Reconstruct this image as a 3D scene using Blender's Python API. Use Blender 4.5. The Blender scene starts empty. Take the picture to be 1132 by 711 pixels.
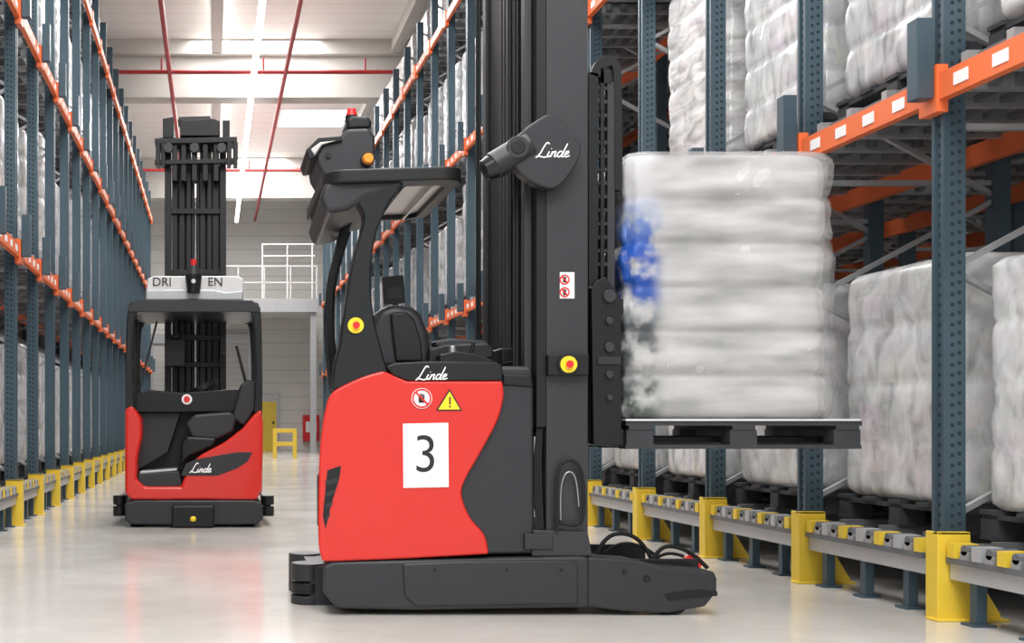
import bpy, bmesh, math, random
from mathutils import Vector, Matrix, noise
random.seed(7)
scene=bpy.context.scene
F=1330.0; VX=235.0; VY=470.0; CH=0.96
def X(px,Y): return (px-VX)*Y/F
def Z(py,Y): return CH+(VY-py)*Y/F
# ---------------------------------------------------------------- materials
def mat(name,col,rough=0.5,metal=0.0,var=0.06,bump=0.0,scale=8.0,coat=0.0,emit=None,estr=1.0,alpha=1.0,spec=0.5):
    m=bpy.data.materials.new(name); m.use_nodes=True
    nt=m.node_tree; b=nt.nodes['Principled BSDF']
    b.inputs['Roughness'].default_value=rough; b.inputs['Metallic'].default_value=metal
    b.inputs['Coat Weight'].default_value=coat; b.inputs['Coat Roughness'].default_value=0.08
    b.inputs['Specular IOR Level'].default_value=spec
    tc=nt.nodes.new('ShaderNodeTexCoord'); n=nt.nodes.new('ShaderNodeTexNoise')
    n.inputs['Scale'].default_value=scale; n.inputs['Detail'].default_value=4
    nt.links.new(tc.outputs['Object'],n.inputs['Vector'])
    mx=nt.nodes.new('ShaderNodeMix'); mx.data_type='RGBA'
    c=Vector(col[:3])
    mx.inputs[6].default_value=(*(c*(1-var)),1); mx.inputs[7].default_value=(*[min(1,v*(1+var)) for v in c],1)
    nt.links.new(n.outputs['Fac'],mx.inputs[0]); nt.links.new(mx.outputs[2],b.inputs['Base Color'])
    if bump>0:
        bp=nt.nodes.new('ShaderNodeBump'); bp.inputs['Strength'].default_value=bump; bp.inputs['Distance'].default_value=0.02
        nt.links.new(n.outputs['Fac'],bp.inputs['Height']); nt.links.new(bp.outputs['Normal'],b.inputs['Normal'])
    if emit:
        b.inputs['Emission Color'].default_value=(*emit,1); b.inputs['Emission Strength'].default_value=estr
    b.inputs['Alpha'].default_value=alpha
    return m
RED=mat('red_paint',(0.60,0.020,0.012),0.28,coat=0.3,var=0.03,scale=3,spec=0.4)
DARK=mat('charcoal_steel',(0.024,0.025,0.029),0.42,var=0.12,scale=20,spec=0.4)
MAST=mat('mast_steel',(0.034,0.035,0.039),0.42,metal=0.1,var=0.10,scale=14,spec=0.4)
BLACK=mat('black_plastic',(0.008,0.009,0.010),0.42,var=0.1,spec=0.35)
GLOSSB=mat('glossy_black',(0.007,0.008,0.009),0.28,spec=0.4)
RUBBER=mat('rubber',(0.012,0.012,0.012),0.75,spec=0.3)
STEEL=mat('bright_steel',(0.45,0.46,0.47),0.3,metal=0.8)
SILV=mat('silver_panel',(0.55,0.53,0.52),0.35,metal=0.3)
YEL=mat('yellow_paint',(0.78,0.55,0.05),0.4,var=0.08)
YBTN=mat('yellow_button',(0.88,0.64,0.02),0.35)
ORG=mat('orange_beam',(0.80,0.165,0.05),0.42,var=0.06)
TEAL=mat('teal_upright',(0.062,0.102,0.130),0.36,metal=0.3,var=0.1)
GALV=mat('galvanised',(0.42,0.43,0.44),0.42,metal=0.5,var=0.15,scale=12)
LRAIL=mat('light_rail',(0.50,0.51,0.52),0.40,metal=0.3,var=0.1,scale=12)
DECK=mat('deck_dark',(0.16,0.17,0.18),0.5,metal=0.3,var=0.2)
HOLE=mat('punched_hole',(0.015,0.025,0.035),0.8)
WHITE=mat('white_label',(0.85,0.85,0.85),0.5,var=0.02)
LGREY=mat('light_grey_paint',(0.64,0.64,0.64),0.5,var=0.03)
WPAINT=mat('white_text',(0.9,0.9,0.9),0.5,var=0.01)
INK=mat('black_ink',(0.010,0.010,0.010),0.6)
BTNR=mat('red_button',(0.65,0.02,0.02),0.3)
BEAC=mat('amber_beacon',(0.95,0.30,0.03),0.2,emit=(1,0.3,0.03),estr=0.2)
PALW=mat('pallet_wood_dark',(0.034,0.036,0.041),0.7,var=0.35,scale=15)
REDPIPE=mat('red_pipe',(0.40,0.03,0.03),0.4)
LIGHTM=mat('light_diffuser',(1,1,1),0.5,emit=(1,1,1),estr=6)
WINM=mat('window_light',(1,1,1),0.5,emit=(0.95,0.98,1),estr=2.0)
CONC=mat('girder_concrete',(0.54,0.52,0.49),0.8,var=0.06,scale=3)

def wrapmat(name,tint,streak=(5,5,3),bump=0.5):
    m=bpy.data.materials.new(name); m.use_nodes=True; nt=m.node_tree; b=nt.nodes['Principled BSDF']
    L=nt.links
    tc=nt.nodes.new('ShaderNodeTexCoord'); oi=nt.nodes.new('ShaderNodeObjectInfo')
    ad=nt.nodes.new('ShaderNodeVectorMath'); ad.operation='ADD'
    sc=nt.nodes.new('ShaderNodeVectorMath'); sc.operation='SCALE'; sc.inputs[0].default_value=(7,13,5); L.new(oi.outputs['Random'],sc.inputs['Scale'])
    L.new(tc.outputs['Object'],ad.inputs[0]); L.new(sc.outputs[0],ad.inputs[1])
    mp=nt.nodes.new('ShaderNodeMapping'); mp.inputs['Scale'].default_value=streak; L.new(ad.outputs[0],mp.inputs['Vector'])
    n=nt.nodes.new('ShaderNodeTexNoise'); n.inputs['Scale'].default_value=1.5; n.inputs['Detail'].default_value=6; n.inputs['Distortion'].default_value=0.7
    L.new(mp.outputs['Vector'],n.inputs['Vector'])
    r=nt.nodes.new('ShaderNodeValToRGB'); e=r.color_ramp.elements
    e[0].position=0.28; e[0].color=(*(Vector(tint)*0.38),1)
    e[1].position=0.68; e[1].color=(*tint,1)
    e2=e.new(0.47); e2.color=(*(Vector(tint)*0.74),1)
    L.new(n.outputs['Fac'],r.inputs['Fac'])
    mp2=nt.nodes.new('ShaderNodeMapping'); mp2.inputs['Scale'].default_value=(3.4,3.4,5.0); L.new(ad.outputs[0],mp2.inputs['Vector'])
    vo=nt.nodes.new('ShaderNodeTexVoronoi'); vo.inputs['Scale'].default_value=1.6; vo.inputs['Randomness'].default_value=0.35; L.new(mp2.outputs['Vector'],vo.inputs['Vector'])
    sp=nt.nodes.new('ShaderNodeSeparateColor'); L.new(vo.outputs['Color'],sp.inputs[0])
    h0=nt.nodes.new('ShaderNodeHueSaturation'); h0.inputs['Saturation'].default_value=0.25; L.new(vo.outputs['Color'],h0.inputs['Color'])
    r2=nt.nodes.new('ShaderNodeValToRGB'); r2.color_ramp.elements[0].position=0.4; r2.color_ramp.elements[0].color=(0.04,0.04,0.04,1); r2.color_ramp.elements[1].position=0.9
    r2.color_ramp.elements[1].color=(0.24,0.24,0.24,1)
    L.new(sp.outputs[0],r2.inputs['Fac'])
    mx=nt.nodes.new('ShaderNodeMix'); mx.data_type='RGBA'
    L.new(r2.outputs['Color'],mx.inputs[0]); L.new(r.outputs['Color'],mx.inputs[6]); L.new(h0.outputs['Color'],mx.inputs[7])
    mr=nt.nodes.new('ShaderNodeMapRange'); mr.inputs[3].default_value=0.84; mr.inputs[4].default_value=1.06; L.new(oi.outputs['Random'],mr.inputs[0])
    hs=nt.nodes.new('ShaderNodeHueSaturation'); L.new(mr.outputs[0],hs.inputs['Value']); L.new(mx.outputs[2],hs.inputs['Color'])
    L.new(hs.outputs['Color'],b.inputs['Base Color'])
    b.inputs['Roughness'].default_value=0.25; b.inputs['Coat Weight'].default_value=0.5; b.inputs['Coat Roughness'].default_value=0.12
    bp=nt.nodes.new('ShaderNodeBump'); bp.inputs['Strength'].default_value=bump; bp.inputs['Distance'].default_value=0.02
    L.new(n.outputs['Fac'],bp.inputs['Height']); L.new(bp.outputs['Normal'],b.inputs['Normal'])
    return m
WRAPS=[wrapmat('stretch_film_a',(0.80,0.81,0.82)),wrapmat('stretch_film_b',(0.74,0.76,0.78),streak=(7,7,2)),wrapmat('stretch_film_c',(0.84,0.84,0.84),streak=(3,3,8))]
def blurfilm(name,alpha=1.0):
    m=bpy.data.materials.new(name); m.use_nodes=True; nt=m.node_tree; b=nt.nodes['Principled BSDF']; L=nt.links
    tc=nt.nodes.new('ShaderNodeTexCoord'); mp=nt.nodes.new('ShaderNodeMapping'); mp.inputs['Scale'].default_value=(1.2,2.0,6.0)
    L.new(tc.outputs['Object'],mp.inputs['Vector'])
    n=nt.nodes.new('ShaderNodeTexNoise'); n.inputs['Scale'].default_value=1.6; n.inputs['Detail'].default_value=5; L.new(mp.outputs['Vector'],n.inputs['Vector'])
    r=nt.nodes.new('ShaderNodeValToRGB'); e=r.color_ramp.elements
    e[0].position=0.28; e[0].color=(0.36,0.37,0.37,1); e[1].position=0.68; e[1].color=(0.80,0.80,0.80,1); q=e.new(0.47); q.color=(0.60,0.60,0.60,1)
    L.new(n.outputs['Fac'],r.inputs['Fac'])
    s=nt.nodes.new('ShaderNodeSeparateXYZ'); L.new(tc.outputs['Object'],s.inputs[0])
    a=nt.nodes.new('ShaderNodeMath'); a.operation='MULTIPLY_ADD'; a.inputs[1].default_value=6/1.385; a.inputs[2].default_value=-0.993*6/1.385; L.new(s.outputs[2],a.inputs[0])
    f=nt.nodes.new('ShaderNodeMath'); f.operation='FRACT'; L.new(a.outputs[0],f.inputs[0])
    rs=nt.nodes.new('ShaderNodeValToRGB'); e=rs.color_ramp.elements; e[0].position=0.0; e[0].color=(0.60,0.60,0.59,1); e[1].position=1.0; e[1].color=(0.64,0.64,0.63,1)
    for p,v in ((0.10,0.80),(0.25,0.98),(0.70,1.0),(0.90,0.82)): q=e.new(p); q.color=(v,v,v,1)
    L.new(f.outputs[0],rs.inputs['Fac'])
    mu=nt.nodes.new('ShaderNodeMix'); mu.data_type='RGBA'; mu.blend_type='MULTIPLY'; mu.inputs[0].default_value=0.75
    L.new(r.outputs['Color'],mu.inputs[6]); L.new(rs.outputs['Color'],mu.inputs[7])
    mz=nt.nodes.new('ShaderNodeMapRange'); mz.inputs[1].default_value=0.99; mz.inputs[2].default_value=2.36; L.new(s.outputs[2],mz.inputs[0])
    rz=nt.nodes.new('ShaderNodeValToRGB'); e=rz.color_ramp.elements; e[0].position=0.0; e[0].color=(0.14,0.17,0.15,1); e[1].position=1.0; e[1].color=(0.75,0.75,0.76,1)
    for p,c in ((0.34,(0.08,0.09,0.10)),(0.42,(0.28,0.34,0.40)),(0.47,(0.02,0.09,0.42)),(0.66,(0.03,0.12,0.52)),(0.78,(0.25,0.35,0.6)),(0.86,(0.7,0.7,0.72))): q=e.new(p); q.color=(*c,1)
    L.new(mz.outputs[0],rz.inputs['Fac'])
    n2=nt.nodes.new('ShaderNodeTexNoise'); n2.inputs['Scale'].default_value=9; n2.inputs['Detail'].default_value=4; L.new(tc.outputs['Object'],n2.inputs['Vector'])
    m2=nt.nodes.new('ShaderNodeMapRange'); m2.inputs[1].default_value=0.38; m2.inputs[2].default_value=0.54; L.new(n2.outputs['Fac'],m2.inputs[0])
    mxx=nt.nodes.new('ShaderNodeMapRange'); mxx.inputs[1].default_value=2.27; mxx.inputs[2].default_value=2.38; mxx.inputs[3].default_value=1; mxx.inputs[4].default_value=0; mxx.interpolation_type='SMOOTHSTEP'; L.new(s.outputs[0],mxx.inputs[0])
    mm=nt.nodes.new('ShaderNodeMath'); mm.operation='MULTIPLY'; L.new(m2.outputs[0],mm.inputs[0]); L.new(mxx.outputs[0],mm.inputs[1])
    m3=nt.nodes.new('ShaderNodeMix'); m3.data_type='RGBA'; L.new(mm.outputs[0],m3.inputs[0]); L.new(mu.outputs[2],m3.inputs[6]); L.new(rz.outputs['Color'],m3.inputs[7])
    L.new(m3.outputs[2],b.inputs['Base Color']); b.inputs['Roughness'].default_value=0.35; b.inputs['Alpha'].default_value=alpha
    return m
BLUR=blurfilm('case_stack_film'); BLUR2=blurfilm('motion_blur_film',0.28)
# ---------------------------------------------------------------- mesh builder
def catmull(pts,n=6):
    out=[]
    P=[Vector(p) for p in pts]
    P=[P[0]*2-P[1]]+P+[P[-1]*2-P[-2]]
    for i in range(1,len(P)-2):
        for k in range(n):
            t=k/n
            a,b,c,d=P[i-1],P[i],P[i+1],P[i+2]
            out.append(tuple(0.5*((2*b)+(-a+c)*t+(2*a-5*b+4*c-d)*t*t+(-a+3*b-3*c+d)*t**3)))
    out.append(tuple(P[-2])); return out
class MB:
    def __init__(s): s.bm=bmesh.new(); s.mats=[]
    def mi(s,m):
        if m not in s.mats: s.mats.append(m)
        return s.mats.index(m)
    def face(s,vs,m):
        try: f=s.bm.faces.new(vs); f.material_index=s.mi(m); return f
        except ValueError: return None
    def box(s,x0,x1,y0,y1,z0,z1,m):
        v=[s.bm.verts.new(p) for p in ((x0,y0,z0),(x1,y0,z0),(x1,y1,z0),(x0,y1,z0),(x0,y0,z1),(x1,y0,z1),(x1,y1,z1),(x0,y1,z1))]
        for q in ((3,2,1,0),(4,5,6,7),(0,1,5,4),(1,2,6,5),(2,3,7,6),(3,0,4,7)): s.face([v[i] for i in q],m)
    def beam(s,p,q,w,h,m,up=(0,0,1)):
        p=Vector(p);q=Vector(q);d=(q-p).normalized(); u=Vector(up)
        if abs(d.dot(u))>0.98: u=Vector((0,1,0))
        a=d.cross(u).normalized()*w/2; b=d.cross(a).normalized()*h/2
        v=[s.bm.verts.new(c+e) for c in (p,q) for e in (-a-b,a-b,a+b,-a+b)]
        for f in ((0,1,2,3),(7,6,5,4),(1,0,4,5),(2,1,5,6),(3,2,6,7),(0,3,7,4)): s.face([v[i] for i in f],m)
    def cyl(s,p,q,r,m,seg=20,r2=None):
        p=Vector(p);q=Vector(q);d=(q-p).normalized(); r2=r if r2 is None else r2
        u=Vector((0,0,1)) if abs(d.z)<0.9 else Vector((1,0,0))
        a=d.cross(u).normalized(); b=d.cross(a).normalized()
        A=[];B=[]
        for i in range(seg):
            t=2*math.pi*i/seg; e=a*math.cos(t)+b*math.sin(t)
            A.append(s.bm.verts.new(p+e*r)); B.append(s.bm.verts.new(q+e*r2))
        for i in range(seg):
            j=(i+1)%seg; s.face([A[i],A[j],B[j],B[i]],m)
        s.face(A[::-1],m); s.face(B,m)
    def prism(s,pts,y0,y1,m,taper=None):
        A=[s.bm.verts.new((p[0],y0,p[1])) for p in pts]
        B=[s.bm.verts.new(((taper(p[0]) if taper else p[0]),y1,p[1])) for p in pts]
        n=len(pts)
        s.face(A,m); s.face(B[::-1],m)
        for i in range(n):
            j=(i+1)%n; s.face([A[j],A[i],B[i],B[j]],m)
    def pp(s,pts,y0,y1,m,Yr=None,taper=None):
        Yr=Yr or y0
        s.prism([(X(a,Yr),Z(b,Yr)) for a,b in pts],y0,y1,m,taper)
    def ribbon(s,pairs,y0,y1,m,Yr=None,closed=False,n=5):
        Yr=Yr or y0
        Ls=[p[0] for p in pairs]; Rs=[p[1] for p in pairs]
        if n>1: Ls=catmull([(a,b,0) for a,b in Ls],n); Rs=catmull([(a,b,0) for a,b in Rs],n)
        rows=[]
        for l,r in zip(Ls,Rs):
            rows.append([s.bm.verts.new(c) for c in ((X(l[0],Yr),y0,Z(l[1],Yr)),(X(r[0],Yr),y0,Z(r[1],Yr)),(X(r[0],Yr),y1,Z(r[1],Yr)),(X(l[0],Yr),y1,Z(l[1],Yr)))])
        N=len(rows)
        for i in range(N if closed else N-1):
            a=rows[i];b=rows[(i+1)%N]
            for k in range(4):
                j=(k+1)%4; s.face([a[k],a[j],b[j],b[k]],m)
        if not closed:
            s.face(rows[0][::-1],m); s.face(rows[-1],m)
    def obj(s,name,parent=None,bevel=0,seg=3,smooth=True,ang=35):
        bmesh.ops.recalc_face_normals(s.bm,faces=s.bm.faces)
        me=bpy.data.meshes.new(name); s.bm.to_mesh(me); s.bm.free()
        for m in s.mats: me.materials.append(m)
        o=bpy.data.objects.new(name,me); scene.collection.objects.link(o)
        if smooth:
            me.polygons.foreach_set('use_smooth',[True]*len(me.polygons))
            me.set_sharp_from_angle(angle=math.radians(ang))
        if bevel>0:
            md=o.modifiers.new('bevel','BEVEL'); md.width=bevel; md.segments=seg; md.limit_method='ANGLE'; md.angle_limit=math.radians(40); md.harden_normals=True
        if parent: o.parent=parent
        return o
def empty(name):
    e=bpy.data.objects.new(name,None); scene.collection.objects.link(e); e.empty_display_size=0.3
    return e
def text(name,body,size,px,py,Y,m,parent,shear=0.0,ext=0.001,align='CENTER',font_w=0):
    c=bpy.data.curves.new(name,'FONT'); c.body=body; c.size=size; c.align_x=align; c.align_y='CENTER'; c.extrude=ext; c.shear=shear; c.offset=font_w
    o=bpy.data.objects.new(name,c); scene.collection.objects.link(o); o.rotation_euler=(math.pi/2,0,0)
    o.location=(X(px,Y),Y,Z(py,Y)); c.materials.append(m); o.parent=parent; return o
def tube(name,pts,r,m,parent=None):
    c=bpy.data.curves.new(name,'CURVE'); c.dimensions='3D'; c.bevel_depth=r; c.bevel_resolution=3
    sp=c.splines.new('NURBS'); sp.points.add(len(pts)-1)
    for p,q in zip(sp.points,pts): p.co=(*q,1)
    sp.use_endpoint_u=True; sp.order_u=3; sp.resolution_u=8
    c.materials.append(m); o=bpy.data.objects.new(name,c); scene.collection.objects.link(o); o.parent=parent; return o
# ---------------------------------------------------------------- room
XL,XR,YB,HC=-7.0,13.0,45.0,10.0
def floor_mat():
    m=bpy.data.materials.new('polished_concrete'); m.use_nodes=True; nt=m.node_tree; b=nt.nodes['Principled BSDF']; L=nt.links
    tc=nt.nodes.new('ShaderNodeTexCoord')
    n=nt.nodes.new('ShaderNodeTexNoise'); n.inputs['Scale'].default_value=0.9; n.inputs['Detail'].default_value=8; n.inputs['Roughness'].default_value=0.65
    L.new(tc.outputs['Object'],n.inputs['Vector'])
    r=nt.nodes.new('ShaderNodeValToRGB'); r.color_ramp.elements[0].position=0.3; r.color_ramp.elements[0].color=(0.575,0.54,0.50,1)
    r.color_ramp.elements[1].position=0.7; r.color_ramp.elements[1].color=(0.69,0.665,0.63,1)
    L.new(n.outputs['Fac'],r.inputs['Fac']); L.new(r.outputs['Color'],b.inputs['Base Color'])
    mr=nt.nodes.new('ShaderNodeMapRange'); mr.inputs[3].default_value=0.07; mr.inputs[4].default_value=0.24
    L.new(n.outputs['Fac'],mr.inputs[0]); L.new(mr.outputs[0],b.inputs['Roughness'])
    b.inputs['IOR'].default_value=1.65
    n3=nt.nodes.new('ShaderNodeTexNoise'); n3.inputs['Scale'].default_value=30; L.new(tc.outputs['Object'],n3.inputs['Vector'])
    bp=nt.nodes.new('ShaderNodeBump'); bp.inputs['Strength'].default_value=0.05; bp.inputs['Distance'].default_value=0.01
    L.new(n3.outputs['Fac'],bp.inputs['Height']); L.new(bp.outputs['Normal'],b.inputs['Normal'])
    return m
mb=MB(); mb.box(XL,XR,-8,YB,-0.2,0,floor_mat()); mb.obj('floor',smooth=False)
def panel_mat(name,col,axis,period,dark=0.75):
    m=bpy.data.materials.new(name); m.use_nodes=True; nt=m.node_tree; b=nt.nodes['Principled BSDF']; L=nt.links
    tc=nt.nodes.new('ShaderNodeTexCoord'); s=nt.nodes.new('ShaderNodeSeparateXYZ'); L.new(tc.outputs['Object'],s.inputs[0])
    a=nt.nodes.new('ShaderNodeMath'); a.operation='DIVIDE'; a.inputs[1].default_value=period; L.new(s.outputs[axis],a.inputs[0])
    f=nt.nodes.new('ShaderNodeMath'); f.operation='FRACT'; L.new(a.outputs[0],f.inputs[0])
    g=nt.nodes.new('ShaderNodeMath'); g.operation='LESS_THAN'; g.inputs[1].default_value=0.1; L.new(f.outputs[0],g.inputs[0])
    mx=nt.nodes.new('ShaderNodeMix'); mx.data_type='RGBA'; L.new(g.outputs[0],mx.inputs[0])
    mx.inputs[6].default_value=(*col,1); mx.inputs[7].default_value=(*(Vector(col)*dark),1); L.new(mx.outputs[2],b.inputs['Base Color'])
    b.inputs['Roughness'].default_value=0.6; return m
WALLM=panel_mat('sandwich_panel',(0.68,0.665,0.635),2,0.5,0.82)
CEILM=panel_mat('ceiling_sheet',(0.80,0.785,0.76),1,0.6,0.90)
ROLLM=panel_mat('roller_door',(0.55,0.55,0.54),2,0.22,0.78)
mb=MB(); mb.box(XL,XR,YB,YB+0.3,0,HC,WALLM); mb.obj('wall_back',smooth=False)
mb=MB(); mb.box(XL-0.3,XL,-8,YB,0,HC,WALLM); mb.obj('wall_left',smooth=False)
mb=MB(); mb.box(XR,XR+0.3,-8,YB,0,HC,WALLM); mb.obj('wall_right',smooth=False)
mb=MB(); mb.box(XL,XR,-8,YB,HC,HC+0.2,CEILM); mb.obj('ceiling',smooth=False)
mb=MB()
zz=Z(208,YB)
mb.box(XL+0.5,XR-0.5,YB-0.06,YB-0.01,zz-0.09,zz+0.09,WINM)
mb.box(XL+0.5,XR-0.5,YB-0.08,YB,zz+0.09,zz+0.14,GALV); mb.box(XL+0.5,XR-0.5,YB-0.08,YB,zz-0.14,zz-0.09,GALV)
mb.obj('window_1',smooth=False)
def girder(Y,name):
    mb=MB()
    mb.box(XL,XR,Y-0.15,Y+0.15,HC-1.15,HC-0.25,CONC); mb.box(XL,XR,Y-0.35,Y+0.35,HC-0.35,HC,CONC); mb.box(XL,XR,Y-0.28,Y+0.28,HC-1.35,HC-1.12,CONC)
    mb.obj(name,smooth=False)
for i,Y in enumerate((3,15,28.5,41)): girder(Y,'roof_girder' if i==0 else 'roof_girder.%03d'%i)
mb=MB()
for xx in (-3.0,0.1,4.3,7):
    mb.box(xx-0.12,xx+0.12,-8,YB,HC-0.32,HC-0.002,CONC)
mb.obj('roof_purlins',smooth=False)
mb=MB()
zc=HC-1.41
for px_x in (1.58,-0.93): mb.cyl((px_x,-6,zc),(px_x,YB-0.2,zc),0.05,REDPIPE,12)
for Y in (9,20,26,36):
    mb.cyl((XL+0.2,Y,zc),(XR-0.2,Y,zc),0.045,REDPIPE,12)
    for k in range(8): mb.cyl((-5.5+k*2.2,Y,zc),(-5.5+k*2.2,Y,zc+0.3),0.02,REDPIPE,8)
mb.obj('sprinkler_pipes')
mb=MB()
zl=HC-1.62; xl=0.87
mb.box(xl-0.05,xl+0.05,-6,YB-1,zl+0.02,zl+0.09,WHITE)
for k in range(28):
    y=-5+k*1.75
    mb.box(xl-0.06,xl+0.06,y,y+1.5,zl-0.05,zl+0.02,LIGHTM)
for Y in (3,15,28.5,41): mb.cyl((xl,Y,zl+0.09),(xl,Y,HC-1.35),0.012,GALV,6)
mb.obj('ceiling_light_row',smooth=False)
mb=MB(); mb.box(2.0,3.9,34.5,36.3,HC-0.03,HC-0.002,LIGHTM); mb.box(1.9,4.0,34.4,36.4,HC-0.02,HC-0.001,WHITE); mb.obj('skylight',smooth=False)
# mezzanine
mb=MB(); Ym=40.5
zf=Z(332,Ym)
mb.box(-1.0,3.6,Ym,YB-0.05,zf-0.25,zf,LGREY); mb.box(-1.0,3.6,Ym-0.06,Ym,zf-0.4,zf+0.05,GALV)
for k in range(6):
    x=-0.9+k*0.88; mb.beam((x,Ym,zf),(x,Ym,zf+1.15),0.04,0.04,LGREY)
for h in (0.6,1.15): mb.box(-0.95,3.55,Ym-0.02,Ym+0.02,zf+h-0.02,zf+h+0.02,LGREY)
for k in range(3):
    x=1.7+k*0.85; mb.beam((x,Ym+0.6,zf),(x,Ym+0.6,zf+2.0),0.04,0.04,WHITE)
for h in (1.6,2.0): mb.box(1.7,3.5,Ym+0.57,Ym+0.63,zf+h-0.04,zf+h,WHITE)
mb.box(3.3,3.5,Ym+0.1,Ym+0.3,0,zf-0.25,GALV)
mb.obj('mezzanine_platform',smooth=False)
mb=MB(); x0,x1=X(284,44.5),X(306,44.5)
mb.box(x0-0.1,x1+0.1,44.85,44.99,0,Z(440,44.9)+0.1,GALV); mb.box(x0,x1,44.8,44.86,0,Z(444,44.8),YEL); mb.box(x1-0.15,x1-0.08,44.74,44.8,1.0,1.1,BLACK); mb.obj('door_1',smooth=False)
mb=MB(); mb.box(-2.2,1.3,44.88,44.98,0,4.0,ROLLM); mb.box(-2.35,-2.2,44.8,44.99,0,4.1,GALV); mb.box(1.3,1.42,44.8,44.99,0,4.1,GALV); mb.box(-2.35,1.42,44.75,44.99,4.0,4.35,GALV); mb.obj('door_2',smooth=False)
mb=MB(); Yg=35.0
xa,xb=X(304,Yg),X(326,Yg); zt=Z(474,Yg)
for x in (xa,xb): mb.box(x-0.06,x+0.06,Yg,Yg+0.12,0,zt,YEL)
for z in (zt,zt*0.55): mb.box(xa,xb,Yg+0.02,Yg+0.1,z-0.12,z,YEL)
mb.obj('yellow_guard_rail',bevel=0.01)
mb=MB(); mb.box(X(335,44.7),X(353,44.7),44.7,44.98,Z(488,44.7),Z(459,44.7),BTNR); mb.box(X(338,44.7),X(350,44.7),44.68,44.7,Z(478,44.7),Z(466,44.7),WHITE); mb.obj('fire_hose_cabinet',bevel=0.02)
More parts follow.
